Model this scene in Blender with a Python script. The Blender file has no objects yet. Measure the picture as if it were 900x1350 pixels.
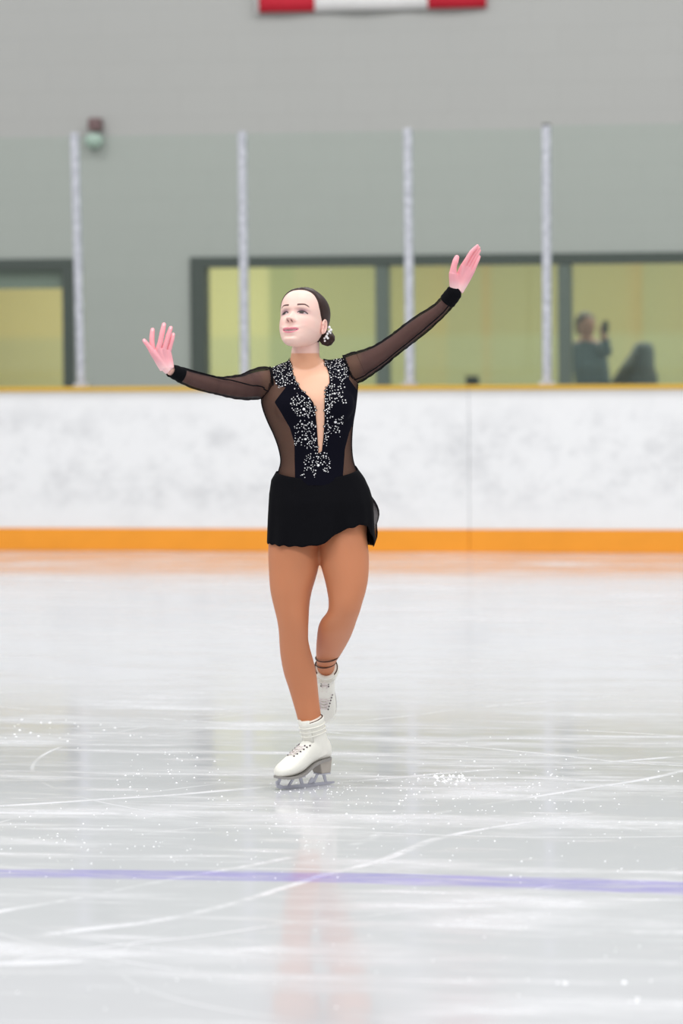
import bpy, bmesh, math, random
import numpy as np
from mathutils import Vector, Matrix
from mathutils.bvhtree import BVHTree
random.seed(7); np.random.seed(7)
C = bpy.context.scene.collection
R = math.radians
# ------------------------------------------------------------------ camera
F = 4800.0; H = 1.58
al, pi_, ro = R(10.4), math.atan(268/4800), R(0.465)
fh = Vector((-math.sin(al), math.cos(al), 0)); r0 = Vector((math.cos(al), math.sin(al), 0)); Z = Vector((0, 0, 1))
fw = fh*math.cos(pi_) - Z*math.sin(pi_); u0 = fh*math.sin(pi_) + Z*math.cos(pi_)
rt = r0*math.cos(ro) - u0*math.sin(ro); up = u0*math.cos(ro) + r0*math.sin(ro)
CP = Vector((0, 0, H))
cam = bpy.data.objects.new('camera', bpy.data.cameras.new('camera')); C.objects.link(cam)
M = Matrix.Identity(4)
for i in range(3):
    M[i][0] = rt[i]; M[i][1] = up[i]; M[i][2] = -fw[i]; M[i][3] = CP[i]
cam.matrix_world = M
cd = cam.data; cd.sensor_fit = 'VERTICAL'; cd.sensor_height = 36; cd.sensor_width = 24; cd.lens = F/1350*36
cd.clip_end = 200
bpy.context.scene.camera = cam
def ray(px, py): return fw + rt*((px-450)/F) - up*((py-675)/F)
def on_y(px, py, Y): v = ray(px, py); return CP + v*(Y/v.y)
def on_z(px, py, z=0): v = ray(px, py); return CP + v*((z-H)/v.z)
base = on_z(402, 1036)
R0 = (base-CP).dot(fh); K = R0/F
cd.dof.use_dof = True; cd.dof.focus_distance = (base-CP).dot(fw)-0.05; cd.dof.aperture_fstop = 2.6
def S(px, py, dy=0.0):
    v = ray(px, py); return CP + v*((R0+dy)/v.dot(fh))
def proj(p):
    d = Vector(p)-CP; z = d.dot(fw); return 450+F*d.dot(rt)/z, 675-F*d.dot(up)/z
def projn(V):
    d = V-np.array(CP); z = d@np.array(fw); return 450+F*(d@np.array(rt))/z, 675-F*(d@np.array(up))/z
def dep(V): return (V-np.array(CP))@np.array(fh)-R0
D = 23.26           # boards plane
WY = D+3.0          # arena end wall
# ------------------------------------------------------------------ materials
class NT:
    def __init__(s, name):
        s.m = bpy.data.materials.new(name); s.m.use_nodes = True; s.t = s.m.node_tree
        s.b = s.t.nodes['Principled BSDF']; s.o = s.t.nodes['Material Output']
    def n(s, typ, **kw):
        nd = s.t.nodes.new(typ)
        for k, v in kw.items():
            if k.startswith('i_'): nd.inputs[k[2:].replace('_', ' ')].default_value = v
            else: setattr(nd, k, v)
        return nd
    def l(s, a, b): s.t.links.new(a, b)
    def math(s, op, a, b=None, c=None, clamp=False):
        nd = s.t.nodes.new('ShaderNodeMath'); nd.operation = op; nd.use_clamp = clamp
        for i, v in enumerate((a, b, c)):
            if v is None: continue
            if isinstance(v, (int, float)): nd.inputs[i].default_value = v
            else: s.l(v, nd.inputs[i])
        return nd.outputs[0]
    def mixc(s, f, a, b):
        nd = s.t.nodes.new('ShaderNodeMix'); nd.data_type = 'RGBA'
        for sock, v in ((nd.inputs[0], f), (nd.inputs[6], a), (nd.inputs[7], b)):
            if isinstance(v, (int, float)): sock.default_value = v
            elif isinstance(v, tuple): sock.default_value = (*v, 1)
            else: s.l(v, sock)
        return nd.outputs[2]
    def ramp(s, v, a, b):
        nd = s.t.nodes.new('ShaderNodeMapRange'); nd.interpolation_type = 'SMOOTHSTEP'
        s.l(v, nd.inputs[0]); nd.inputs[1].default_value = a; nd.inputs[2].default_value = b
        return nd.outputs[0]
    def noise(s, vec, scale, detail=4, rough=.5):
        nd = s.n('ShaderNodeTexNoise'); nd.inputs['Scale'].default_value = scale
        nd.inputs['Detail'].default_value = detail; nd.inputs['Roughness'].default_value = rough
        if vec is not None: s.l(vec, nd.inputs['Vector'])
        return nd.outputs[0]
    def pos(s, scale=(1, 1, 1), rot=(0, 0, 0), loc=(0, 0, 0)):
        g = s.n('ShaderNodeNewGeometry'); mp = s.n('ShaderNodeMapping')
        s.l(g.outputs['Position'], mp.inputs[0])
        mp.inputs['Location'].default_value = loc; mp.inputs['Rotation'].default_value = rot; mp.inputs['Scale'].default_value = scale
        return mp.outputs[0]
def srgb(r, g, b):
    f = lambda c: (c/255/12.92) if c/255 <= .04045 else ((c/255+.055)/1.055)**2.4
    return (f(r), f(g), f(b))
def mat(name, col, rough=.5, metal=0, spec=.5, var=.06, vs=20, bump=0, bs=60, sheen=0):
    t = NT(name); b = t.b
    nz = t.noise(t.pos(), vs)
    f = t.math('MULTIPLY_ADD', nz, 2*var, 1-var)
    vm = t.n('ShaderNodeVectorMath', operation='SCALE'); vm.inputs[0].default_value = col; t.l(f, vm.inputs['Scale'])
    t.l(vm.outputs[0], b.inputs['Base Color'])
    b.inputs['Roughness'].default_value = rough; b.inputs['Metallic'].default_value = metal
    b.inputs['Specular IOR Level'].default_value = spec
    if sheen: b.inputs['Sheen Weight'].default_value = sheen
    if bump:
        bp = t.n('ShaderNodeBump'); bp.inputs['Strength'].default_value = bump; bp.inputs['Distance'].default_value = .004
        t.l(t.noise(t.pos(), bs), bp.inputs['Height']); t.l(bp.outputs[0], b.inputs['Normal'])
    return t.m
# ------------------------------------------------------------------ mesh helpers
class MB:
    def __init__(s): s.v = []; s.f = []
    def add(s, vs, fs):
        o = len(s.v); s.v += [tuple(p) for p in vs]; s.f += [tuple(i+o for i in f) for f in fs]; return s
    def rings(s, rings, cap=True, closed=True):
        n = len(rings[0]); o = len(s.v)
        for r in rings: s.v += [tuple(p) for p in r]
        for i in range(len(rings)-1):
            for j in range(n if closed else n-1):
                k = (j+1) % n; s.f.append((o+i*n+j, o+i*n+k, o+(i+1)*n+k, o+(i+1)*n+j))
        if cap:
            s.f.append(tuple(o+j for j in reversed(range(n)))); s.f.append(tuple(o+(len(rings)-1)*n+j for j in range(n)))
        return s
    def box(s, x0, x1, y0, y1, z0, z1):
        v = [(x, y, z) for z in (z0, z1) for y in (y0, y1) for x in (x0, x1)]
        return s.add(v, [(0, 2, 3, 1), (4, 5, 7, 6), (0, 1, 5, 4), (2, 6, 7, 3), (0, 4, 6, 2), (1, 3, 7, 5)])
    def tube(s, pts, rad, n=16, cap=True, flat=None):
        pts = [Vector(p) for p in pts]; rings = []; pu = None
        for i, p in enumerate(pts):
            d = (pts[min(i+1, len(pts)-1)]-pts[max(i-1, 0)]).normalized()
            if pu is None:
                pu = d.cross(fh)
                if pu.length < .2: pu = d.cross(Z)
            pu = (pu-d*pu.dot(d)).normalized(); w = d.cross(pu)
            rr = rad[i] if hasattr(rad, '__len__') else rad
            ra, rb = rr if hasattr(rr, '__len__') else (rr, rr)
            rings.append([p+pu*ra*math.cos(2*math.pi*k/n)+w*rb*math.sin(2*math.pi*k/n) for k in range(n)])
        return s.rings(rings, cap)
    def ellip(s, c, rx, ry, rz, m=None, n=20, k=12):
        c = Vector(c); m = m or Matrix.Identity(3); rings = []
        for i in range(k+1):
            a = -math.pi/2+math.pi*(i/k)*.998+.003; 
            rings.append([c+m@Vector((rx*math.cos(a)*math.cos(2*math.pi*j/n), ry*math.cos(a)*math.sin(2*math.pi*j/n), rz*math.sin(a))) for j in range(n)])
        return s.rings(rings)
    def prism(s, poly, fn, t):
        # poly in 2D, fn(u, v, w)->3D, thickness t centred
        n = len(poly); vs = [fn(u, v, -t/2) for u, v in poly]+[fn(u, v, t/2) for u, v in poly]
        return s.add(vs, [tuple(range(n))[::-1], tuple(range(n, 2*n))]+[(i, (i+1) % n, n+(i+1) % n, n+i) for i in range(n)])
    def build(s, name, m, parent=None, smooth=True, bevel=0, solid=0, sub=0):
        me = bpy.data.meshes.new(name)
        L = Vector((0, 0, 0)); p = parent
        while p is not None: L = L+p.location; p = p.parent
        me.from_pydata([tuple(Vector(q)-L) for q in s.v], [], s.f); me.validate()
        bm = bmesh.new(); bm.from_mesh(me); bmesh.ops.recalc_face_normals(bm, faces=bm.faces); bm.to_mesh(me); bm.free()
        me.materials.append(m)
        if smooth:
            me.shade_smooth()
            if smooth == 'auto': me.set_sharp_from_angle(angle=R(35))
        o = bpy.data.objects.new(name, me); C.objects.link(o); o.parent = parent
        if bevel:
            b = o.modifiers.new('bevel', 'BEVEL'); b.width = bevel; b.segments = 2; b.limit_method = 'ANGLE'
        if solid:
            b = o.modifiers.new('solid', 'SOLIDIFY'); b.thickness = solid; b.offset = 0
        if sub:
            b = o.modifiers.new('sub', 'SUBSURF'); b.levels = sub; b.render_levels = sub
        return o
def remesh(mb, voxel, it=6, fac=.5):
    me = bpy.data.meshes.new('tmp'); me.from_pydata(mb.v, [], mb.f); me.validate()
    bm = bmesh.new(); bm.from_mesh(me); bmesh.ops.recalc_face_normals(bm, faces=bm.faces); bm.to_mesh(me); bm.free()
    o = bpy.data.objects.new('tmp', me); C.objects.link(o)
    m = o.modifiers.new('r', 'REMESH'); m.mode = 'VOXEL'; m.voxel_size = voxel
    m = o.modifiers.new('s', 'SMOOTH'); m.iterations = it; m.factor = fac
    dg = bpy.context.evaluated_depsgraph_get(); e = o.evaluated_get(dg); mm = e.to_mesh()
    V = np.empty(len(mm.vertices)*3); mm.vertices.foreach_get('co', V); V = V.reshape(-1, 3)
    N = np.empty(len(mm.vertices)*3); mm.vertices.foreach_get('normal', N); N = N.reshape(-1, 3)
    Fc = [tuple(p.vertices) for p in mm.polygons]
    e.to_mesh_clear(); bpy.data.objects.remove(o); bpy.data.meshes.remove(me)
    return V, N, Fc
def link_mesh(name, V, Fc, mats, parent, attrs={}, col=None):
    L = Vector((0, 0, 0)); p = parent
    while p is not None: L = L+p.location; p = p.parent
    me = bpy.data.meshes.new(name); me.from_pydata((np.asarray(V)-np.array(L)).tolist(), [], Fc)
    for m in mats: me.materials.append(m)
    me.shade_smooth()
    for k, a in attrs.items():
        at = me.attributes.new(k, 'FLOAT', 'POINT'); at.data.foreach_set('value', np.asarray(a, dtype=np.float32))
    if col is not None:
        at = me.attributes.new('tint', 'FLOAT_COLOR', 'POINT'); c4 = np.ones((len(V), 4), dtype=np.float32); c4[:, :3] = col
        at.data.foreach_set('color', c4.ravel())
    o = bpy.data.objects.new(name, me); C.objects.link(o); o.parent = parent
    return o
def empty(name, loc): o = bpy.data.objects.new(name, None); C.objects.link(o); o.location = loc; o.empty_display_size = .1; return o
def tag(o, label, cat, group=None, kind=None):
    if label: o['label'] = label
    if cat: o['category'] = cat
    if group: o['group'] = group
    if kind: o['kind'] = kind
    return o
def struct(o): o['kind'] = 'structure'; return o
def smooth(t): t = np.clip(t, 0, 1); return t*t*(3-2*t)
def sdpoly(px, py, poly):
    # signed distance, positive inside
    px = np.asarray(px, float); py = np.asarray(py, float)
    d = np.full(px.shape, 1e9); ins = np.zeros(px.shape, bool); n = len(poly)
    for i in range(n):
        x0, y0 = poly[i]; x1, y1 = poly[(i+1) % n]; ex, ey = x1-x0, y1-y0
        t = np.clip(((px-x0)*ex+(py-y0)*ey)/(ex*ex+ey*ey+1e-9), 0, 1)
        d = np.minimum(d, np.hypot(px-x0-t*ex, py-y0-t*ey))
        c = ((y0 > py) != (y1 > py)) & (px < (x1-x0)*(py-y0)/(y1-y0+1e-12)+x0); ins ^= c
    return np.where(ins, d, -d)

# ================================================================== SETTING
# ---- ice
def ice_material():
    t = NT('ice'); b = t.b
    g = t.n('ShaderNodeNewGeometry'); sep = t.n('ShaderNodeSeparateXYZ'); t.l(g.outputs['Position'], sep.inputs[0])
    X, Y = sep.outputs[0], sep.outputs[1]
    # long streaks of shaved snow, roughly along the boards, two directions
    s1 = t.noise(t.pos((.45, 1.3, 1), (0, 0, R(8))), 1.6, 7, .62)
    s2 = t.noise(t.pos((.55, 3.4, 1), (0, 0, R(-14)), (3, 1, 0)), 1.5, 8, .68)
    s3 = t.noise(t.pos((1.3, 9, 1), (0, 0, R(17)), (9, 4, 0)), 1.2, 8, .72)
    big = t.noise(t.pos((.35, .8, 1)), 1.0, 3, .5)
    fine = t.noise(t.pos((9, 22, 1)), 3, 5, .75)
    a = t.ramp(s1, .48, .74); bb = t.ramp(s2, .51, .74); c = t.ramp(s3, .55, .74)
    sn = t.math('MAXIMUM', t.math('MULTIPLY', a, .8), t.math('MULTIPLY', bb, .85))
    sn = t.math('MAXIMUM', sn, t.math('MULTIPLY', c, .75))
    sn = t.math('MULTIPLY', sn, t.math('MULTIPLY_ADD', fine, 1.0, .35), clamp=True)
    # blade scratches: arcs
    arcs = [(on_z(640, 1260), .9, .004), (on_z(300, 1100), 2.9, .005), (on_z(900, 1130), 2.2, .005), (on_z(560, 1160), 1.25, .0035),
            (on_z(760, 1000), 1.9, .005), (on_z(180, 1300), 1.8, .005), (on_z(820, 1250), .75, .003), (on_z(500, 1400), 2.4, .004)]
    for i, (cc, rr, w) in enumerate(arcs):
        dx = t.math('SUBTRACT', X, cc.x); dy = t.math('SUBTRACT', Y, cc.y)
        ln = t.math('SQRT', t.math('ADD', t.math('MULTIPLY', dx, dx), t.math('MULTIPLY', dy, dy)))
        dd = t.math('ABSOLUTE', t.math('SUBTRACT', ln, rr))
        m = t.math('SUBTRACT', 1, t.ramp(dd, w*.5, w*2.2))
        br = t.ramp(t.noise(t.pos((1, 1, 1), loc=(i*7, 0, 0)), 1.1, 2), .42, .6)
        sn = t.math('MAXIMUM', sn, t.math('MULTIPLY', t.math('MULTIPLY', m, br), .5))
    # straight scratches
    for i, (p, q) in enumerate([((0, 985), (420, 950)), ((380, 1120), (640, 1065)), ((0, 1270), (900, 1235)), ((440, 1215), (900, 1150)), ((700, 1085), (900, 1035)),
                                ((0, 1300), (520, 1230)), ((180, 945), (640, 985)), ((0, 1062), (360, 1035)), ((430, 1080), (900, 1092))]):
        A = on_z(*p); B = on_z(*q); d = (B-A).normalized(); nx, ny = -d.y, d.x
        off = nx*A.x+ny*A.y
        v = t.math('SUBTRACT', t.math('ADD', t.math('MULTIPLY', X, nx), t.math('MULTIPLY', Y, ny)), off)
        wob = t.math('MULTIPLY_ADD', t.noise(t.pos((.5, .5, 1), loc=(0, i*5, 0)), 1.2, 2), .5, -.25)
        dd = t.math('ABSOLUTE', t.math('ADD', v, wob))
        w = .005+.010*(i % 3)
        m = t.math('SUBTRACT', 1, t.ramp(dd, w*.4, w*2.0))
        br = t.ramp(t.noise(t.pos((1.0, 1.0, 1), loc=(i*3, 2, 0)), 1.4, 5, .7), .42, .62)
        sn = t.math('MAXIMUM', sn, t.math('MULTIPLY', t.math('MULTIPLY', m, br), .7))
    # painted line under the ice
    P0 = on_z(0, 1151); P1 = on_z(900, 1170.5)
    d = (P1-P0).normalized(); nx, ny = -d.y, d.x; off = nx*P0.x+ny*P0.y
    v = t.math('SUBTRACT', t.math('ADD', t.math('MULTIPLY', X, nx), t.math('MULTIPLY', Y, ny)), off)
    mx = (P0.x+P1.x)/2; hw = (P1.x-P0.x)/2
    q = t.math('DIVIDE', t.math('SUBTRACT', X, mx), hw); bow = t.math('MULTIPLY_ADD', t.math('MULTIPLY', q, q), -.05, .045)
    wid = t.math('MULTIPLY_ADD', q, .02, .095)
    wn = t.math('MULTIPLY_ADD', t.noise(t.pos((3, 14, 1)), 2, 5, .7), .06, -.03)
    dd = t.math('SUBTRACT', t.math('ABSOLUTE', t.math('ADD', t.math('SUBTRACT', v, bow), wn)), wid)
    line = t.math('SUBTRACT', 1, t.ramp(dd, -.03, .02))
    line = t.math('MULTIPLY', line, t.math('MULTIPLY_ADD', t.ramp(t.noise(t.pos((2, 12, 1), (0, 0, R(5))), 2, 6, .7), .38, .66), -.6, 1))
    snow_on_line = t.math('MULTIPLY', line, .85)
    pink = t.ramp(t.math('ABSOLUTE', t.math('SUBTRACT', X, on_z(400, 1157).x)), .25, .0)
    lc = t.mixc(0.0, srgb(152, 145, 202), srgb(186, 130, 190))
    mott = t.mixc(big, (.51, .515, .53), (.57, .575, .595))
    base_c = t.mixc(line, mott, lc)
    col = t.mixc(t.math('MULTIPLY', sn, t.math('SUBTRACT', 1, snow_on_line)), base_c, (.76, .76, .785))
    t.l(col, b.inputs['Base Color'])
    t.l(t.math('MULTIPLY_ADD', sn, .4, .08), b.inputs['Roughness'])
    b.inputs['IOR'].default_value = 1.31
    bp = t.n('ShaderNodeBump'); bp.inputs['Strength'].default_value = .25; bp.inputs['Distance'].default_value = .002
    t.l(sn, bp.inputs['Height']); t.l(bp.outputs[0], b.inputs['Normal'])
    return t.m
m_ice = ice_material()
struct(MB().box(-22, 18, -6, D+.02, -.06, 0).build('floor', m_ice, smooth=False))
m_conc = mat('concrete_floor', (.3, .3, .29), .7)
struct(MB().box(-22, 18, D+.02, WY+8, -.10, -.005).build('floor_walkway', m_conc, smooth=False))

# ---- end wall with two window openings
def wall_mat():
    t = NT('painted_block_wall'); b = t.b
    br = t.n('ShaderNodeTexBrick'); br.inputs['Scale'].default_value = 1; br.inputs['Mortar Size'].default_value = .006
    br.inputs['Brick Width'].default_value = .4; br.inputs['Row Height'].default_value = .2
    br.inputs['Color1'].default_value = (*srgb(184, 184, 181), 1); br.inputs['Color2'].default_value = (*srgb(183, 183, 180), 1); br.inputs['Mortar'].default_value = (*srgb(180, 180, 177), 1)
    g = t.n('ShaderNodeNewGeometry'); sp = t.n('ShaderNodeSeparateXYZ'); t.l(g.outputs['Position'], sp.inputs[0])
    cb = t.n('ShaderNodeCombineXYZ'); t.l(sp.outputs[0], cb.inputs[0]); t.l(sp.outputs[2], cb.inputs[1]); t.l(cb.outputs[0], br.inputs['Vector'])
    nz = t.noise(t.pos(), .8, 5); c = t.mixc(t.math('MULTIPLY', nz, .25), br.outputs[0], srgb(168, 170, 168)); t.l(c, b.inputs['Base Color'])
    b.inputs['Roughness'].default_value = .75; return t.m
m_wall = wall_mat()
def wx(px, py=430): return on_y(px, py, WY).x
def wz(px, py): return on_y(px, py, WY).z
ztop1 = wz(50, 341); ztop2 = wz(575, 335.5)
xa0, xa1 = wx(-260), wx(98); xb0, xb1 = wx(252), wx(1220); sill = .62
def wallseg(mb, x0, x1, z0, z1): mb.box(x0, x1, WY, WY+.2, z0, z1)
w = MB()
wallseg(w, -22, xa0, -.01, 9); wallseg(w, xa0, xa1, ztop1, 9); wallseg(w, xa0, xa1, -.01, sill)
wallseg(w, xa1, xb0, -.01, 9); wallseg(w, xb0, xb1, ztop2, 9); wallseg(w, xb0, xb1, -.01, sill); wallseg(w, xb1, 18, -.01, 9)
struct(w.build('wall_back', m_wall, smooth=False))
m_frame = mat('dark_green_frame', srgb(64, 70, 66), .5)
m_frame2 = mat('grey_green_frame', srgb(100, 108, 102), .5)
m_panel = mat('header_panel_paint', srgb(120, 132, 120), .6)
def glass_mat(name, tint, refl=.5):
    t = NT(name); t.t.nodes.remove(t.b)
    tr = t.n('ShaderNodeBsdfTransparent'); tr.inputs[0].default_value = (*tint, 1)
    gl = t.n('ShaderNodeBsdfGlossy'); gl.inputs['Roughness'].default_value = .05; gl.inputs[0].default_value = (.9, 1, .95, 1)
    fr = t.n('ShaderNodeFresnel'); fr.inputs[0].default_value = 1.45
    mx = t.n('ShaderNodeMixShader'); t.l(t.math('MULTIPLY', fr.outputs[0], refl), mx.inputs[0]); t.l(tr.outputs[0], mx.inputs[1]); t.l(gl.outputs[0], mx.inputs[2])
    t.l(mx.outputs[0], t.o.inputs[0]); return t.m
m_shield = glass_mat('tempered_glass', (.945, .975, .955), .9)
m_pane = glass_mat('window_glass', (.975, .982, .965), .9)
def window(name, x0, x1, zt, jamb_l, jamb_r, head, mulls, extra=None):
    fr = MB(); y0, y1 = WY-.03, WY+.14
    fr.box(x0, x1, y0, y1, zt-head, zt); fr.box(x0, x1, y0, y1, sill, sill+.08)
    fr.box(x0, x0+jamb_l, y0, y1, sill+.08, zt-head); fr.box(x1-jamb_r, x1, y0, y1, sill+.08, zt-head)
    o = struct(fr.build(name, m_frame, smooth=False, bevel=.004))
    gp = struct(MB().box(x0+jamb_l, x1-jamb_r, WY+.05, WY+.056, sill+.08, zt-head).build('pane', m_pane, o, smooth=False)); 
    for xm, wm in mulls:
        struct(MB().box(xm-wm/2, xm+wm/2, WY-.02, WY+.12, sill+.08, zt-head).build('mullion', m_frame2, o, smooth=False, bevel=.004))
    return o
px1 = 1/180.0
w1 = window('window_1', xa0, xa1, ztop1, .1, 15*px1, 15*px1, [])
struct(MB().box(xa0+.1, xa1-15*px1, WY+.03, WY+.045, wz(40, 380.5), ztop1-15*px1).build('header_panel', m_panel, w1, smooth=False))
w2 = window('window_2', xb0, xb1, ztop2, 20*px1, .1, 14.5*px1, [(wx(503.5), 17*px1), (wx(744), 17*px1), (wx(985), 17*px1)])

# ---- lobby behind the windows
LY = WY+4.2
def lobby_mat():
    t = NT('lobby_wall_paint'); b = t.b
    g = t.n('ShaderNodeNewGeometry'); sp = t.n('ShaderNodeSeparateXYZ'); t.l(g.outputs['Position'], sp.inputs[0])
    cr = t.n('ShaderNodeValToRGB'); cr.color_ramp.interpolation = 'LINEAR'
    def lx(px): return on_y(px, 430, LY).x
    xs = [(0, srgb(230, 208, 140)), (95, srgb(226, 206, 142)), (262, srgb(220, 210, 148)), (352, srgb(224, 216, 156)), (358, srgb(176, 177, 124)), (386, srgb(176, 177, 124)),
          (390, srgb(186, 181, 128)), (500, srgb(180, 175, 124)), (585, srgb(186, 169, 112)), (592, srgb(174, 167, 120)), (632, srgb(174, 167, 120)), (640, srgb(184, 159, 104)), (650, srgb(173, 166, 120)),
          (700, srgb(171, 165, 118)), (820, srgb(174, 163, 112)), (842, srgb(180, 159, 106)), (850, srgb(168, 163, 118)), (905, srgb(173, 164, 117))]
    x0, x1 = lx(0), lx(905)
    v = t.math('DIVIDE', t.math('SUBTRACT', sp.outputs[0], x0), x1-x0); t.l(v, cr.inputs[0])
    els = cr.color_ramp.elements
    while len(els) < len(xs): els.new(.5)
    for e, (p, c) in zip(els, xs): e.position = (lx(p)-x0)/(x1-x0)
    for e, (p, c) in zip(els, xs): e.color = (*c, 1)
    # lower wainscot, greyer green
    zf = t.ramp(sp.outputs[2], 1.40, 1.30)
    c2 = t.mixc(t.math('MULTIPLY', zf, .35), cr.outputs[0], srgb(176, 186, 152))
    t.l(c2, b.inputs['Base Color']); b.inputs['Roughness'].default_value = .6
    return t.m
m_lobby = lobby_mat()
struct(MB().box(-22, 18, LY, LY+.15, -.01, 3.0).build('wall_lobby', m_lobby, smooth=False))
struct(MB().box(-22, 18, WY+.2, LY, 2.85, 3.0).build('ceiling_lobby', mat('lobby_ceiling_paint', (.75, .74, .66), .8), smooth=False))

# ---- dasher boards
def board_mat():
    t = NT('white_board'); b = t.b
    n1 = t.ramp(t.noise(t.pos((1, 1, 1.3)), 3.2, 8, .65), .42, .75); n2 = t.ramp(t.noise(t.pos(), 14, 6, .7), .5, .8)
    g = t.n('ShaderNodeNewGeometry'); sp = t.n('ShaderNodeSeparateXYZ'); t.l(g.outputs['Position'], sp.inputs[0])
    mid = t.math('MULTIPLY', t.ramp(sp.outputs[2], .2, .4), t.ramp(sp.outputs[2], 1.0, .75))
    f = t.math('MULTIPLY', t.math('ADD', t.math('MULTIPLY', n1, .55), t.math('MULTIPLY', n2, .35)), t.math('MULTIPLY_ADD', mid, .75, .25), clamp=True)
    t.l(t.mixc(f, (.88, .88, .885), (.52, .525, .54)), b.inputs['Base Color']); b.inputs['Roughness'].default_value = .35
    return t.m
m_board = board_mat()
m_kick = mat('orange_kick_plate', srgb(246, 158, 40), .4, var=.08, vs=6)
m_cap = mat('gold_cap_rail', srgb(214, 170, 52), .4, var=.1, vs=5)
zb = on_y(450, 510.5, D).z; zk = on_y(450, 697.5, D).z
xs_seam = on_y(618, 600, D).x
for (x0, x1, lab) in ((-22, xs_seam-.0012, 'white dasher board with orange base and gold rail, left of the seam, behind the skater'),
                      (xs_seam+.0012, 18, 'white dasher board with orange base and gold rail, right of the vertical seam')):
    e = empty('dasher_board', ((max(x0, -6)+min(x1, 4))/2, D, 0)); tag(e, lab, 'rink board', 'dasher boards along the far side')
    MB().box(x0, x1, D, D+.1, zk, zb-.02).build('panel', m_board, e, smooth=False, bevel=.003)
    MB().box(x0, x1, D-.012, D+.1, 0, zk-.002).build('kick_plate', m_kick, e, smooth=False, bevel=.004)
    MB().box(x0, x1, D-.02, D+.14, zb-.02, zb+.008).build('cap_rail', m_cap, e, smooth=False, bevel=.004)
# ---- glass posts and shields
def post_mat():
    t = NT('galvanised_post'); b = t.b
    n = t.ramp(t.noise(t.pos((1, 1, .6)), 45, 3, .7), .35, .65)
    t.l(t.mixc(n, srgb(170, 172, 180), srgb(212, 213, 220)), b.inputs['Base Color']); b.inputs['Roughness'].default_value = .45; b.inputs['Metallic'].default_value = .25
    return t.m
m_post = post_mat(); m_dark = mat('dark_rubber', (.03, .03, .03), .6)
PY = D+.06
posts = [((98.5, 178), (108, 508), 'leftmost grey metal glass post, leaning slightly, left of the empty wall'),
         ((319.5, 176), (323, 508), 'grey metal glass post rising behind the raised hand and left window edge, second from left'),
         ((537.5, 172), (540.5, 508), 'grey metal glass post behind the upraised sheer sleeve'),
         ((720, 166), (721, 508), 'rightmost grey metal glass post, beside the blurred spectators')]
cx = []
for (a, b_, lab) in posts:
    A = on_y(a[0], a[1], PY); B = on_y(b_[0], b_[1], PY); hw = .030
    e = empty('glass_post', (B.x, PY, zb+.008)); tag(e, lab, 'post', 'posts holding the rink glass')
    mb = MB(); prof = [(-hw, -.012), (-hw*.7, -.03), (hw*.7, -.03), (hw, -.012), (hw, .012), (hw*.7, .03), (-hw*.7, .03), (-hw, .012)]
    mb.rings([[(P.x+u, PY+v, z) for u, v in prof] for P, z in ((B, zb+.008), (A, A.z))]); mb.build('upright', m_post, e, smooth=False)
    MB().box(A.x-.024, A.x+.024, PY-.025, PY+.025, A.z, A.z+.014).build('post_cap', m_dark if a[0] == 720 else m_post, e, smooth=False, bevel=.003)
    MB().box(B.x-.05, B.x+.05, PY-.034, PY+.034, zb+.008, zb+.03).build('foot', m_post, e, smooth=False, bevel=.003)
    cx.append((A, B))
labs = ['greenish glass shield left of the leftmost post, over the left window', 'greenish glass shield over the bare wall behind the skater\'s raised right hand',
        'greenish glass shield directly behind the skater\'s head', 'greenish glass shield behind the skater\'s upraised left hand', 'greenish glass shield right of the rightmost post, before the spectators']
gx = [(-9, 0)]+[(c[0].x, c[1].x) for c in cx]+[(6, 6)]
gz = on_y(450, 174, PY).z
for i in range(5):
    l_t, l_b = (cx[i-1][0].x, cx[i-1][1].x) if i else (cx[0][0].x-1.25,)*2
    r_t, r_b = (cx[i][0].x, cx[i][1].x) if i < 4 else (cx[3][0].x+1.25,)*2
    g = .032; mb = MB(); z0, z1 = zb+.01, gz
    if i == 4: z1 = gz+.018
    v = []
    for yy in (PY-.006, PY+.006): v += [(l_b+g, yy, z0), (r_b-g, yy, z0), (r_t-g, yy, z1), (l_t+g, yy, z1)]
    mb.add(v, [(0, 1, 2, 3), (4, 7, 6, 5), (0, 4, 5, 1), (1, 5, 6, 2), (2, 6, 7, 3), (3, 7, 4, 0)])
    tag(mb.build('glass_shield', m_shield, smooth=False), labs[i], 'glass panel', 'glass panels above the boards')

# ---- flag on the wall
m_red = mat('flag_red', srgb(200, 22, 48), .7); m_white = mat('flag_white', srgb(238, 236, 236), .7)
FY = WY-.03
f0 = on_y(342, 17, FY); f1 = on_y(641, 10, FY); fwid = f1.x-f0.x; fhh = fwid/2
e = empty('flag', (f0.x+fwid/2, FY, f0.z)); tag(e, 'red and white flag hung flat high on the grey wall, only its lower edge showing', 'flag')
def cloth(u0_, u1_, m, name):
    mb = MB(); nu, nv = 16, 10; rings = []
    for i in range(nv+1):
        row = []
        for j in range(nu+1):
            u = u0_+(u1_-u0_)*j/nu; v = i/nv
            zz = f0.z+(f1.z-f0.z)*u+fhh*v; row.append((f0.x+fwid*u, FY-.012*math.sin(u*17+v*2)*(1-v*.5)-.014, zz))
        rings.append(row)
    mb.rings(rings, cap=False, closed=False); return mb.build(name, m, e, solid=.003)
cloth(0, .245, m_red, 'red_band'); cloth(.245, .745, m_white, 'white_band'); cloth(.745, 1, m_red, 'red_band')
MB().tube([(f0.x-.018, FY-.014, f0.z-.01), (f0.x-.018, FY-.014, f0.z+fhh+.02)], .016, 10).build('hoist_sleeve', m_white, e)
leaf = [(0, .5), (.09, .33), (.2, .39), (.15, .1), (.28, .23), (.31, .16), (.46, .19), (.41, .05), (.48, .0), (.24, -.2), (.27, -.29), (.02, -.25), (.03, -.5)]
leaf = leaf+[(-x, y) for x, y in reversed(leaf[1:])]
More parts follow.
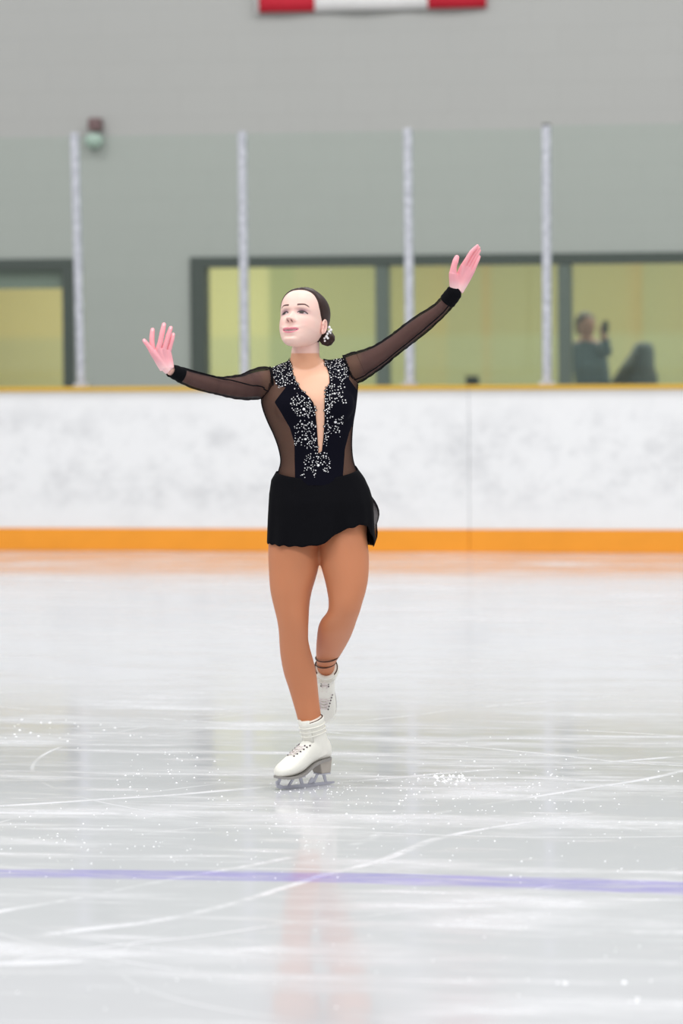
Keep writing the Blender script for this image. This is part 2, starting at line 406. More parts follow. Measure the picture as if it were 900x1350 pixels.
MB().prism([(x*fhh*.74, y*fhh*.74) for x, y in leaf], lambda u, v, w_: (f0.x+fwid*.495+u, FY-.034+w_, f0.z+fhh*.5+v), .004).build('leaf_emblem', m_red, e, smooth=False)
# ---- wall fixture
p = on_y(128, 176, WY); e = empty('wall_horn', (p.x, WY, p.z)); tag(e, 'small fixture on the end wall with dark top and pale round lower cover', 'wall fixture')
top = on_y(128, 165, WY); low = on_y(126.5, 186, WY)
MB().box(top.x-.048, top.x+.048, WY-.10, WY, top.z-.045, top.z+.05).build('dark_housing', mat('brown_housing', srgb(118, 94, 94), .5), e, bevel=.014, smooth=False)
MB().ellip((low.x, WY-.06, low.z), .072, .06, .062).build('round_cover', mat('pale_cover', srgb(176, 196, 184), .35), e)
# ---- lobby chair and spectators
m_skinb = mat('spectator_skin', srgb(178, 132, 118), .6); m_grey = mat('grey_blue_top', srgb(92, 108, 118), .8); m_dk = mat('dark_cloth', srgb(54, 56, 52), .8); m_grey2 = mat('charcoal_coat', srgb(92, 100, 104), .8)
m_hairb = mat('brown_hair_spectator', srgb(70, 56, 54), .6)
SY = WY+.75; q = 167/1.0
def B(px, py, dy=0): return on_y(px, py, SY+dy)
def body_blob(name, mb, m, parent, vox=.012): 
    V, N, Fc = remesh(mb, vox, 6); return link_mesh(name, V, Fc, [m], parent)
pf = B(775, 470); e = empty('person', (pf.x, SY, 0)); tag(e, 'spectator in a grey-blue top behind the window, arm raised to face', 'person', None)
mb = MB(); k = 1/168
def hring(px, py, hw, hd, dy=0):
    c = B(px, py, dy); return [(c.x+hw*k*math.cos(a), c.y+hd*k*math.sin(a), c.z) for a in [2*math.pi*j/20 for j in range(20)]]
mb.ellip(B(773, 429), .068, .085, .088)
mb.rings([hring(773, 436, 7, 7), hring(773, 452, 8, 8)])
mb.rings([hring(773, 446, 9, 8), hring(774, 450, 17, 11), hring(775, 458, 20, 13), hring(777, 475, 21, 14), hring(780, 495, 20, 15), hring(782, 530, 22, 16), hring(782, 560, 21, 15)])
mb.tube([B(788, 458), B(799, 462, -.12), B(796, 445, -.16), B(794, 434, -.14)], [.04, .036, .03, .024]); mb.ellip(B(794, 433, -.14), .03, .025, .04)
for sx in (-10, 10): mb.tube([B(782+sx, 548), B(782+sx, 600, -.03), (B(782+sx, 600).x, SY, .02)], [.075, .06, .045])
body_blob('body', mb, m_skinb, e)
MB().rings([hring(773, 449, 11, 10), hring(774, 453, 20, 13), hring(775, 459, 22.5, 15), hring(777, 475, 23, 16), hring(780, 495, 22.5, 17), hring(782, 512, 23, 17)]).build('shirt', m_grey, e)
MB().tube([B(787, 459), B(799, 463, -.12), B(797, 447, -.16)], [.05, .046, .036]).build('sleeve', m_grey, e)
MB().rings([hring(782, 508, 23.5, 17.5), hring(782, 530, 24, 18), hring(782, 552, 23, 17)]).build('trousers', m_dk, e)
mb = MB(); mb.ellip(B(771, 424, .02), .077, .09, .075); mb.ellip(B(763, 430, .03), .03, .05, .07); mb.build('hair', m_hairb, e)
o = MB().box(-.02, .02, -.01, .01, -.035, .035); 
ph = B(798, 431, -.16)
tag(MB().box(ph.x-.022, ph.x+.022, ph.y-.02, ph.y+.02, ph.z-.045, ph.z+.045).build('phone', m_dk, smooth=False, bevel=.008), 'small dark object held up beside the face of the spectator in grey-blue', 'phone')
SY0 = SY; SY = WY+1.12
pf = B(838, 480); e = empty('person', (pf.x, SY, 0)); tag(e, 'hunched spectator in a hooded charcoal coat behind the window, farthest right', 'person')
mb = MB(); mb.ellip(B(846, 466, .02), .07, .08, .08)
mb.rings([hring(846, 478, 11, 11), hring(841, 490, 22, 15), hring(838, 520, 26, 17), hring(838, 560, 24, 16)])
for sx in (-12, 12): mb.tube([B(838+sx, 548), B(838+sx, 600, -.03), (B(838+sx, 600).x, SY, .02)], [.075, .06, .045])
mb.tube([B(828, 492), B(816, 504, -.1), B(812, 520, -.16)], [.045, .04, .03]); mb.ellip(B(811, 524, -.17), .03, .028, .035)
body_blob('body', mb, m_skinb, e)
MB().rings([hring(848, 451, 6, 6), hring(848, 454, 11, 11), hring(847, 462, 14.5, 13.5), hring(846, 474, 16, 15), hring(844, 484, 18, 17), hring(840, 496, 26, 18), hring(836, 510, 30, 20), hring(836, 560, 29, 20)]).build('hooded_coat', m_grey2, e)
MB().tube([B(838, 470, -.03), B(826, 490, -.08), B(814, 507, -.14), B(808, 524, -.18)], [.05, .06, .055, .04]).build('coat_sleeve', m_dk, e)
SY = SY0
# chair
pc = B(622, 499); e = empty('lobby_chair', (pc.x, SY+.3, 0)); tag(e, 'dark lobby chair behind the glass, only the top of its back showing', 'chair')
MB().box(pc.x-.05, pc.x+.05, SY, SY+.03, pc.z-.05, pc.z+.02).build('headrest', m_dk, e, bevel=.01, smooth=False)
MB().box(pc.x-.2, pc.x+.2, SY, SY+.03, .55, pc.z-.05).build('backrest', m_dk, e, bevel=.012, smooth=False)
MB().box(pc.x-.22, pc.x+.22, SY, SY+.42, .48, .53).build('seat', m_dk, e, bevel=.012, smooth=False)
for sx in (-.19, .19):
    for sy in (.03, .39): MB().tube([(pc.x+sx, SY+sy, -.004), (pc.x+sx, SY+sy, .49)], .014, 8).build('leg', m_dk, e)

# ================================================================== SKATER
RT = Matrix((r0, fh, Z)).transposed()      # skater frame: x image right, y away, z up
sk = empty('figure_skater', (S(402, 700).x, S(402, 700).y, 0))
tag(sk, 'figure skater in a crystal-trimmed black dress and white skates, arms spread, gliding on one foot', 'person')
def hsec(y, xl, xr, dc, db, n=36, e=2.2):
    c = S((xl+xr)/2, y, dc); hw = (xr-xl)/2*K; out = []
    for j in range(n):
        a = 2*math.pi*j/n; ca, sa = math.cos(a), math.sin(a)
        out.append(c+r0*hw*math.copysign(abs(ca)**(2/e), ca)+fh*db*math.copysign(abs(sa)**(2/e), sa))
    return out
def interp(secs, n=4):
    out = []
    for i in range(len(secs)-1):
        for j in range(n):
            t = j/n; p0 = secs[max(i-1, 0)]; p1 = secs[i]; p2 = secs[i+1]; p3 = secs[min(i+2, len(secs)-1)]
            out.append(tuple(.5*((2*b)+(-a+c)*t+(2*a-5*b+4*c-d)*t*t+(-a+3*b-3*c+d)*t**3) for a, b, c, d in zip(p0, p1, p2, p3)))
    out.append(tuple(secs[-1])); return out
bodyb = MB()
torso = [(479, 386, 440, .02, .035), (484, 368, 460, .02, .05), (489, 358, 468, .015, .062), (496, 352, 471, .01, .078), (508, 349, 471, .005, .092), (520, 346, 470, 0, .10), (530, 345, 469, 0, .104), (542, 348, 467.5, 0, .10),
         (556, 353.5, 465, 0, .094), (572, 361, 463.5, 0, .087), (590, 367.5, 463, 0, .082), (608, 370.5, 465, 0, .083), (622, 367, 470, .005, .092), (640, 362, 478, .01, .103), (665, 358, 483, .015, .112),
         (690, 357, 484, .015, .108), (703, 360, 482, .01, .095), (714, 375, 470, .01, .06)]
bodyb.rings([hsec(*s) for s in interp(torso)])
bodyb.rings([hsec(*s) for s in interp([(438, 391, 421, .015, .05), (450, 387, 421, .012, .052), (462, 384, 421, .01, .052), (472, 382.5, 421.5, .01, .052), (480, 378, 428, .012, .056), (490, 372, 436, .015, .06), (505, 372, 440, .02, .06)])])
# trapezius
bodyb.tube([S(395, 483, .03), S(376, 489, .02), S(359, 500, .01)], [.024, .026, .034]); bodyb.tube([S(412, 481, .03), S(434, 485.5, .02), S(456, 485, .01), S(466, 489, .01)], [.024, .025, .034, .038])
# bust
for (x, y) in ((384, 536), (441, 533)): bodyb.ellip(S(x, y, -.050), .062, .055, .062)
# standing leg (image left)
legA = [(690, 356, 418, .01, .09), (705, 354.5, 420, .005, .095), (716, 353.5, 420.5, 0, .094), (735, 353.3, 420.5, -.01, .09), (750, 354, 419.5, -.015, .086), (765, 354.8, 415.5, -.02, .082), (780, 356.3, 411, -.025, .077), (797, 360, 408, -.03, .07),
        (815, 364.5, 407, -.034, .064), (830, 367, 406.3, -.03, .06), (845, 368, 406.5, -.018, .061), (860, 369, 410, -.005, .064), (875, 371.2, 414.3, .005, .065), (890, 374.5, 417.3, .012, .061), (905, 379.5, 419, .016, .056), (920, 384, 420.3, .018, .05), (937, 389, 422.5, .010, .042), (950, 392.5, 424.5, .002, .036), (970, 399, 427, -.004, .030), (980, 402, 427, -.006, .026)]
bodyb.rings([hsec(*s, e=2.05) for s in interp(legA)])
# free leg (image right)
legB = [(680, 424, 485, .01, .09), (692, 421, 483.5, .005, .094), (704, 420.5, 483.5, 0, .094), (716, 421, 484.5, -.01, .092), (732, 421.8, 486.2, -.02, .088), (748, 423.5, 486.3, -.03, .084), (765, 428, 485, -.04, .079), (782, 431.5, 481.5, -.05, .073), (795, 433, 477.5, -.055, .069),
        (806, 431.5, 474.5, -.05, .068), (817, 423, 470.5, -.03, .07), (828, 418.8, 467, .0, .072), (840, 417.2, 462.3, .05, .07), (852, 416.2, 456, .10, .064), (863, 416, 449.5, .15, .058), (873, 417, 443, .185, .054), (883, 418, 441, .215, .055), (891, 419.5, 440, .24, .045), (898, 421, 439, .258, .03)]
bodyb.rings([hsec(*s, e=2.05) for s in interp(legB)])
# arms
armA = [(372, 503, .01, 15), (352, 505, .0, 17), (337, 507, -.02, 16), (322, 510, -.05, 14), (303, 510, -.09, 12), (289, 509, -.12, 10), (275, 506, -.15, 9.8), (258, 501.5, -.18, 9.2), (240, 495, -.21, 7.8), (225, 489, -.235, 6.3), (221, 486.5, -.24, 6.2)]
armB = [(448, 490, .01, 14), (464, 486, .01, 17), (480, 480, .01, 16), (498, 470, .0, 13.2), (514, 458.5, -.01, 11.6), (528, 448, -.02, 11), (541, 438, -.03, 11.2), (557, 426, -.05, 10.5), (577, 411, -.08, 8.4), (590, 397, -.10, 7.2), (598, 387, -.11, 7.0), (601, 383, -.115, 7.0)]
def tubepx(mb, L, add=0, n=24, sub=4, scale=1):
    L = interp([tuple(l) for l in L], sub); mb.tube([S(a, b, c) for a, b, c, r in L], [(r+add)*K*scale for a, b, c, r in L], n)
tubepx(bodyb, armA); tubepx(bodyb, armB)
BV, BN, BF = remesh(bodyb, .0048, 14)
px, py = projn(BV)
tan = np.array(srgb(212, 142, 104)); tanL = np.array(srgb(200, 130, 92)); pale = np.array(srgb(242, 203, 190)); chest = np.array(srgb(246, 194, 164)); arm = np.array(srgb(226, 178, 164))
w_ = smooth((py-465.0)/1.6)[:, None]; BC = pale*(1-w_)+np.array(srgb(226, 168, 134))*w_
w_ = smooth((py-486+.02*(px-402)**2)/3)[:, None]; BC = BC*(1-w_)+chest*w_
w_ = smooth((py-620)/40)[:, None]; BC = BC*(1-w_)+tanL*w_
w_ = (smooth((350-px)/10)+smooth((px-470)/10)*(py < 520))[:, None]; w_ = np.clip(w_, 0, 1)*(py < 525)[:, None]; BC = BC*(1-w_)+arm*w_
parts = [(BV, BF, BC)]
# hands
def hand(chains, vox=.0019):
    mb = MB()
    for ch in chains: tubepx(mb, ch[:3]+[tuple(.7*p+.3*q for p, q in zip(ch[2], ch[3]))], 0, 14, 4)
    if chains is handA: tubepx(mb, [(217, 486, -.242, 6.5), (209, 474, -.243, 6), (202, 463, -.245, 4.2)], 0, 14, 4)
    V, N, Fc = remesh(mb, vox, 5); off = len(V); VV = [V]; Fc = list(Fc)
    for ch in chains:
        L = interp([tuple(l) for l in ch[1:]], 6); m2 = MB()
        a, b, c, r = L[-1]; a0, b0, c0, _ = L[-4]; dn = math.sqrt((a-a0)**2+(b-b0)**2+((c-c0)/K)**2)
        tip = [(a+(a-a0)/dn*r*q, b+(b-b0)/dn*r*q, c+(c-c0)/dn*r*q, r*math.sqrt(1-q*q)) for q in (.3, .55, .75, .9, .985)]
        L = L+tip; m2.tube([S(a, b, c) for a, b, c, r in L], [r*K*(.92 if i < len(ch)*3 else .98) for i, (a, b, c, r) in enumerate(L)], 16)
        VV.append(np.array([tuple(q) for q in m2.v])); Fc += [tuple(i+off for i in f) for f in m2.f]; off += len(m2.v)
    return np.concatenate(VV), Fc
hd = -.24
handA = [[(223, 489, hd, 6.0), (213, 479, hd-.005, 5.5), (203, 467, hd-.012, 4.4), (196.5, 457.5, hd-.014, 3.4), (190, 449, hd-.012, 2.5)],
         [(221, 488, hd, 6), (210, 474, hd, 5.6), (202, 462.5, hd-.004, 4.3), (200.6, 455, hd-.004, 3.7), (200.2, 446, hd, 3.5), (201, 435, hd+.008, 2.9)],
         [(221, 488, hd, 6), (214, 473, hd-.002, 5.6), (209.3, 461, hd-.006, 4.3), (211.3, 451, hd-.006, 3.7), (213.5, 440, hd-.002, 3.5), (216, 428, hd+.006, 2.9)],
         [(222, 488, hd, 6.3), (218, 473, hd, 5.5), (216.3, 462, hd-.004, 4.2), (218.6, 452.5, hd-.004, 3.5), (221.5, 443, hd, 3.3), (225, 432.5, hd+.008, 2.7)],
         [(223.5, 486, hd, 6.3), (223, 475, hd+.004, 5), (222, 464.5, hd+.004, 3.9), (224, 457, hd+.006, 3.3), (226.2, 449, hd+.01, 3.1), (228.2, 441, hd+.018, 2.5)]]
hd = -.115
handB = [[(600, 384, hd, 7), (598.5, 374, hd-.008, 6.4), (597, 362, hd-.016, 5.6), (598, 352, hd-.02, 4.3), (600, 345, hd-.02, 4.1), (602, 339.5, hd-.016, 3.3)],
         [(602, 382, hd, 6.4), (605, 368, hd, 6.2), (610, 352.5, hd-.006, 4.3), (615.2, 342, hd-.012, 3.1), (621, 332.5, hd-.010, 2.8), (629, 324.5, hd-.004, 2.2)],
         [(603, 382, hd, 6.6), (609, 368, hd+.002, 6.2), (614.5, 353, hd, 3.9), (620, 343.2, hd, 2.9), (625.6, 333.5, hd+.002, 2.7), (630.8, 327, hd+.009, 2.2)],
         [(604, 383, hd, 6.4), (612, 368, hd+.002, 5.8), (618.8, 355, hd, 3.7), (623.6, 346.0, hd, 2.8), (628.4, 336.5, hd+.004, 2.6), (631.6, 330.5, hd+.010, 2.1)],
         [(605, 384, hd, 5.5), (614, 370, hd+.002, 5.0), (621.6, 359, hd-.002, 3.5), (625.6, 351.5, hd-.004, 2.7), (629, 344, hd-.002, 2.5), (631.4, 338.5, hd+.004, 2.0)]]
for ch, tipsnail in ((handA, True), (handB, False)):
    V, Fc = hand(ch); hx, hy = projn(V); col = np.tile(np.array(srgb(247, 168, 176)), (len(V), 1))
    ws = (smooth((hy-470)/20) if ch is handA else smooth((hy-366)/16))[:, None]; col = col*(1-ws)+np.array(srgb(250, 205, 205))*ws
    tips = np.min([np.hypot(hx-c[-1][0], hy-c[-1][1]) for c in ch], axis=0)
    if tipsnail:
        nl = .7*smooth((2.0-tips)/1.2)[:, None]; col = col*(1-nl)+np.array(srgb(253, 226, 226))*nl
    parts.append((V, Fc, col))
# head
RR = RT @ Matrix.Rotation(R(-25), 3, 'Z') @ Matrix.Rotation(R(-24), 3, 'X') @ Matrix.Rotation(R(-3), 3, 'Y')
eye_mid = S(386.5, 412.5, -.082)
HC = eye_mid - RR @ Vector((0, -.084, 0))
lv = np.array([[-107, -76, -62, 8], [-104.5, -83, -50, 18], [-99, -88, -36, 27], [-92, -90, -18, 34], [-81, -90.5, 8, 44], [-65, -90.5, 36, 54], [-45, -92, 60, 63], [-20, -92.5, 80, 68], [0, -92, 91, 70],
               [25, -95, 97, 73], [50, -94, 96, 73.5], [70, -87, 90, 69], [86, -74, 78, 60], [99, -57, 62, 46], [108, -38, 44, 31], [112, -18, 27, 17], [114, -4, 10, 4]], float)
def head_surface(zs, phis, extra=None):
    yF = np.interp(zs, lv[:, 0], lv[:, 1]); yB = np.interp(zs, lv[:, 0], lv[:, 2]); wv = np.interp(zs, lv[:, 0], lv[:, 3])
    # smooth the profile
    kk = np.array([1, 2, 3, 2, 1])/9.
    for _ in range(6):
        for arr in (yF, yB, wv): arr[2:-2] = np.convolve(arr, kk, 'valid')
    Zg, Pg = np.meshgrid(zs, phis, indexing='ij')
    yc = ((yF+yB)/2)[:, None]; hy_ = ((yB-yF)/2)[:, None]
    sp, cp = np.sin(Pg), np.cos(Pg); ex = 2/2.25
    x = wv[:, None]*np.sign(sp)*np.abs(sp)**ex; y = yc-hy_*np.sign(cp)*np.abs(cp)**ex
    g = lambda a, b, sa, sb: np.exp(-((x-a)/sa)**2/2-((Zg-b)/sb)**2/2)
    ax = np.abs(x); gs = lambda a, b, sa, sb: np.exp(-((ax-a)/sa)**2/2-((Zg-b)/sb)**2/2)
    fr = smooth((cp-.0)/.5)
    d = np.zeros_like(x)
    # nose
    tz = np.clip((4-Zg)/32, 0, 1.2); ridge = tz**1.1*18*smooth((Zg+40)/9)*smooth((10-Zg)/10)
    d += ridge*np.exp(-(x/(4.6+3.2*tz))**2/2)
    d += 5*g(0, -28, 7, 6)+8*gs(10.5, -31, 4.2, 4.5)
    d -= 5*gs(6, -36, 3, 3)
    # eyes
    d -= 8*gs(30, 2, 15, 9); d += 6.0*gs(31, -1, 10.5, 7); d += 2*gs(28, 17, 16, 5)
    d -= 1.6*gs(31, 8.5, 11, 1.8)
    # cheeks
    d += 4.5*gs(38, -30, 15, 15)
    # mouth
    zm = -67+6*(x/27)**2
    d += 6*np.exp(-(x/20)**2/2-((Zg-(zm+6.5))/4.2)**2/2)+6.5*np.exp(-(x/16)**2/2-((Zg-(zm-6.5))/4.4)**2/2)
    d -= 7*np.exp(-(x/17)**4/2-((Zg-zm)/2.2)**2/2)
    d += 3*g(0, -63, 26, 16)
    d -= 3.5*g(0, -86, 14, 4); d += 4*g(0, -95, 14, 8)
    d -= 1.0*g(0, -55, 3, 6)
    y = y-d*fr
    return x, y, Zg
zs = np.concatenate([np.linspace(-107, -103.6, 6), np.arange(-102.6, 30, 1.05), np.arange(31, 107, 2), np.linspace(108.5, 114, 8)])
ph = np.concatenate([np.linspace(-1.25, 1.25, 170), np.linspace(1.28, 2*math.pi-1.28, 90)])
hx_, hy_, hz_ = head_surface(zs, ph)
nz_, np_ = hx_.shape
def grid_faces(nr, nc, closed=True):
    f = []
    for i in range(nr-1):
        for j in range(nc if closed else nc-1):
            k = (j+1) % nc; f.append((i*nc+j, i*nc+k, (i+1)*nc+k, (i+1)*nc+j))
    return f
def toworld(x, y, z): 
    P = np.stack([x.ravel(), y.ravel(), z.ravel()], 1)/1000.; return P@np.array(RR).T+np.array(HC)
HV = toworld(hx_, hy_, hz_); HF = grid_faces(nz_, np_)
HF.append(tuple(range(np_))[::-1]); HF.append(tuple((nz_-1)*np_+j for j in range(np_)))
x, y, z = hx_.ravel(), hy_.ravel(), hz_.ravel(); ax = np.abs(x); front = y < -40
HCOL = np.tile(np.array(srgb(242, 205, 192)), (len(x), 1))
def paint(mask, c):
    global HCOL
    mask = (np.clip(mask, 0, 1)*front)[:, None]; HCOL = HCOL*(1-mask)+np.array(srgb(*c))*mask
G = lambda a, b, sa, sb: np.exp(-((ax-a)/sa)**2/2-((z-b)/sb)**2/2)
paint(.18*G(40, -32, 15, 12), (246, 168, 160)); paint(.2*np.exp(-(x/8)**2/2-((z+28)/8)**2/2), (245, 165, 165))
# eye shadow, brows, lashes, eyes
paint(.9*G(31, 7, 12, 5), (165, 118, 134)); paint(.5*G(31, 0, 15, 5), (120, 80, 92)); paint(.3*G(31, -8, 10, 2.5), (190, 140, 150))
zbrow = 24.5+3.2*np.clip((ax-14)/22, 0, 1)-7*np.clip((ax-38)/14, 0, 1)**1.5
paint(1.0*smooth((4.0-.04*np.clip(ax-20, 0, 30)-np.abs(z-zbrow))/1.4)*smooth((ax-13)/4)*smooth((52-ax)/5), (88, 60, 56))
eyw = np.clip(1-((ax-31)/14.5)**2, 0, 1); zu = -.8+5.8*eyw**.8; zl = -.8-4.4*eyw**.8
ins = smooth((zu-z)/1)*smooth((z-zl)/1)*(eyw > 0)
paint(ins, (178, 158, 162))
ix = np.where(x > 0, 29.5, -33.5)*1.0
paint(ins*smooth((7.8-np.hypot(x-ix, z-.6))/1.2), (64, 42, 36)); paint(ins*smooth((4-np.hypot(x-ix, z-.6))/1), (14, 10, 10))
paint(smooth((3.0-np.abs(z-zu-.8))/1.2)*(np.abs(ax-32) < 15.5), (36, 24, 26)); paint(.55*smooth((1.2-np.abs(z-zl+.3))/1)*(np.abs(ax-32) < 13.5), (90, 60, 66))
# nostrils, mouth
paint(.9*smooth((3.3-np.hypot((ax-6.5), (z+35.5)*1.2))/1.6), (92, 36, 40))
zm = -67+6*(x/27)**2; mw = np.clip(1-(np.abs(x)/29)**2.4, 0, 1)
up_ = zm+3*mw; ul = zm+2+9*mw**.75-1.6*np.exp(-(x/3)**2/2); lo = zm-3.6*mw; ll = zm-2-9*mw**.8
paint(smooth((ul-z)/1.2)*smooth((z-ll)/1.2)*(mw > .01), (224, 140, 152))
mo = smooth((up_-z)/.7)*smooth((z-lo)/.7)*(mw > .02); paint(mo, (92, 26, 34)); paint(mo*smooth((z-zm+.4)/.8)*(np.abs(x) < 20), (225, 215, 212))
parts.append((HV, HF, HCOL))
# ears
def ear(side):
    mb = MB(); f = lambda a, b, c: HC+RR@Vector((a/1000., b/1000., c/1000.))
    for i, (oy, oz, ry, rz, rx) in enumerate([(6, -12, 14, 22, 5), (4, -30, 9, 12, 5)]):
        mb.ellip(f(side*(71+i), oy, oz), rx/1000., ry/1000., rz/1000., RR)
    hel = []
    for k in range(15):
        a = R(-70+k*(250/14)); hel.append(f(side*(75+1.5*math.sin(a)), 5+15*math.cos(a), -14+22*math.sin(a)))
    mb.tube(hel, .0032, 8)
    mb.tube([f(side*76, -3+0*k, -8-6*k) for k in range(4)], .003, 8)
    V, N, Fc = remesh(mb, .0018, 3); return V, Fc
for side in (1, -1):
    V, Fc = ear(side); 
    Lc = (V-np.array(HC))@np.array(RR)*1000; q_ = smooth(1-np.hypot((Lc[:, 1]-4)/8, (Lc[:, 2]+14)/13))[:, None]
    parts.append((V, Fc, np.array(srgb(250, 200, 186))*(1-q_)+np.array(srgb(206, 110, 100))*q_))
def skin_mat():
    t = NT('skin_and_tights'); b = t.b
    a = t.n('ShaderNodeAttribute', attribute_name='tint'); t.l(a.outputs['Color'], b.inputs['Base Color'])
    b.inputs['Roughness'].default_value = .5; b.inputs['Subsurface Weight'].default_value = .12; b.inputs['Subsurface Radius'].default_value = (.02, .008, .005); b.inputs['Subsurface Scale'].default_value = .4
    b.inputs['Specular IOR Level'].default_value = .35
    return t.m
m_skin = skin_mat()
AV, AF, AC = [], [], []; off = 0
for V, Fc, c in parts:
    AV.append(V); AC.append(c); AF += [tuple(i+off for i in f) for f in Fc]; off += len(V)
body = link_mesh('body', np.concatenate(AV), AF, [m_skin], sk, col=np.concatenate(AC))
bm = bmesh.new(); bm.from_mesh(body.data); bmesh.ops.recalc_face_normals(bm, faces=bm.faces); bm.to_mesh(bm and body.data); bm.free()

# hair
def hair_mat():
    t = NT('dark_brown_hair'); b = t.b
    n = t.noise(t.pos((1, 1, 1)), 260, 3, .6)
    t.l(t.mixc(n, srgb(30, 18, 16), srgb(62, 40, 34)), b.inputs['Base Color']); b.inputs['Roughness'].default_value = .45; b.inputs['Specular IOR Level'].default_value = .25
    return t.m
m_hair = hair_mat()
Yl = np.interp(hz_, [-75, -55, -48, -30, -12, 0, 15, 35, 55, 70, 80, 88, 100, 118], [95, 50, 22, 20, 16, -10, -26, -40, -50, -57, -62, -70, -110, -150])
mm = hy_-Yl+2.0*np.sin(hz_*.5)*0
# sideways strand comb
hgt = np.clip(mm/9, -1, 1)*5.0-0.6+.35*np.sin(hz_*1.2+hx_*.6)
part_line = np.exp(-((hx_-2)/1.6)**2/2)*(hy_ < 5)*(hz_ > 70)*1.6
hgt -= part_line
cen = np.stack([hx_*0, hy_*0+5, hz_*0+10], -1); P = np.stack([hx_, hy_, hz_], -1); dirn = P-cen; dirn /= np.linalg.norm(dirn, axis=-1, keepdims=True)
P2 = P+dirn*hgt[..., None]
keep = (mm > -6)
hv = toworld(P2[..., 0], P2[..., 1], P2[..., 2]); kf = keep.ravel(); hf = [f for f in HF if all(kf[i] for i in f)]
def compact(V, Fc, *A):
    used = sorted({i for f in Fc for i in f}); mp = {u: i for i, u in enumerate(used)}
    return (V[used], [tuple(mp[i] for i in f) for f in Fc])+tuple(a[used] for a in A)
hv, hf = compact(hv, hf)
hair = link_mesh('hair', hv, hf, [m_hair], sk)
fl = lambda a, b, c: HC+RR@Vector((a/1000., b/1000., c/1000.))
BNC = S(431, 446, .0); 
mb = MB(); mb.ellip(BNC, .0235, .022, .022, RR, 28, 18)
for k in range(5):
    a0 = k*1.25; mb.tube([BNC+RT@Vector((.0195*math.cos(a0+s*.5), -.004+.010*math.sin(s*1.1+k), .0195*math.sin(a0+s*.5))) for s in range(6)], [.003, .006, .0075, .0075, .006, .003], 10)
V, N, Fc = remesh(mb, .0018, 2); link_mesh('hair_bun', V, Fc, [m_hair], hair)
m_gem = NT('crystal'); m_gem.b.inputs['Base Color'].default_value = (1, 1, 1, 1); m_gem.b.inputs['Metallic'].default_value = .15; m_gem.b.inputs['Roughness'].default_value = .12; m_gem = m_gem.m
def gem_add(mb, p, r, nrm=None, st=1.0):
    nrm = nrm or -fh; x_ = nrm.cross(Z).normalized(); y_ = x_.cross(nrm)
    vs = []; 
    for k in range(6): a = math.pi*k/3; vs.append(p+(x_*math.cos(a)+y_*math.sin(a)*st)*r)
    for k in range(6): a = math.pi*k/3; vs.append(p+(x_*math.cos(a)+y_*math.sin(a)*st)*r*.55+nrm*r*.6)
    mb.add(vs, [tuple(range(6))[::-1], tuple(range(6, 12))]+[(i, (i+1) % 6, 6+(i+1) % 6, 6+i) for i in range(6)])
mb = MB()
for (gx_, gy_, rr) in [(434, 431.5, 2.0), (436, 435, 2.2), (433.5, 437, 1.8), (431.5, 440, 1.8), (430, 443.5, 2.2), (427.5, 446, 1.6), (432, 446, 1.7), (428, 449.5, 1.5), (435.5, 439, 1.4)]:
    gem_add(mb, S(gx_, gy_, -.030), rr*K)
mb.build('hair_clip', m_gem, hair, smooth=False)['label'] = 'sparkling crystal hair clip beside the bun'

# ---------------- dress
def fabric_common(t):
    pass
def sheer_shader(t, dens=.60):
    tr = t.n('ShaderNodeBsdfTransparent'); tr.inputs[0].default_value = (.98, .95, .95, 1)
    df = t.n('ShaderNodeBsdfDiffuse'); df.inputs[0].default_value = (.012, .010, .012, 1)
    lw = t.n('ShaderNodeLayerWeight'); lw.inputs[0].default_value = .35
    wv = t.noise(t.pos(), 900, 1)
    f = t.math('ADD', t.math('MULTIPLY_ADD', t.math('POWER', lw.outputs['Facing'], 1.6), .75, dens), t.math('MULTIPLY_ADD', wv, .16, -.08), clamp=True)
    mx = t.n('ShaderNodeMixShader'); t.l(f, mx.inputs[0]); t.l(tr.outputs[0], mx.inputs[1]); t.l(df.outputs[0], mx.inputs[2])
    return mx.outputs[0]
def sheer_mat():
    t = NT('sheer_black_mesh'); t.l(sheer_shader(t), t.o.inputs[0]); t.t.nodes.remove(t.b); return t.m
def bodice_mat():
    t = NT('bodice_fabric'); b = t.b
    b.inputs['Base Color'].default_value = (.004, .004, .009, 1); b.inputs['Roughness'].default_value = .9; b.inputs['Specular IOR Level'].default_value = .08
    sh = sheer_shader(t, .58)
    a = t.n('ShaderNodeAttribute', attribute_name='velvet'); h = t.n('ShaderNodeAttribute', attribute_name='opening')
    mx = t.n('ShaderNodeMixShader'); t.l(t.math('GREATER_THAN', a.outputs['Fac'], 0.0), mx.inputs[0]); t.l(sh, mx.inputs[1]); t.l(b.outputs[0], mx.inputs[2])
    tr = t.n('ShaderNodeBsdfTransparent'); m2 = t.n('ShaderNodeMixShader'); t.l(t.math('GREATER_THAN', h.outputs['Fac'], 0.0), m2.inputs[0]); t.l(mx.outputs[0], m2.inputs[1]); t.l(tr.outputs[0], m2.inputs[2])
    t.l(m2.outputs[0], t.o.inputs[0]); return t.m
m_sheer = sheer_mat(); m_bod = bodice_mat()
m_black = mat('black_fabric', (.0045, .0045, .006), .9, spec=.08, var=.15, vs=40)
VL = [(384, 478), (385, 487), (388, 499), (393, 508), (398.5, 516), (407, 523), (413, 531), (416, 547), (417.5, 562), (418.5, 578), (419.5, 598)]
VR = [(424, 595), (425.5, 580), (426.7, 566), (427.5, 549), (427.5, 528), (429.5, 514), (434, 505), (433.5, 493), (429, 482), (424, 471)]
hole = [(384, 440)]+VL+VR+[(424, 440)]
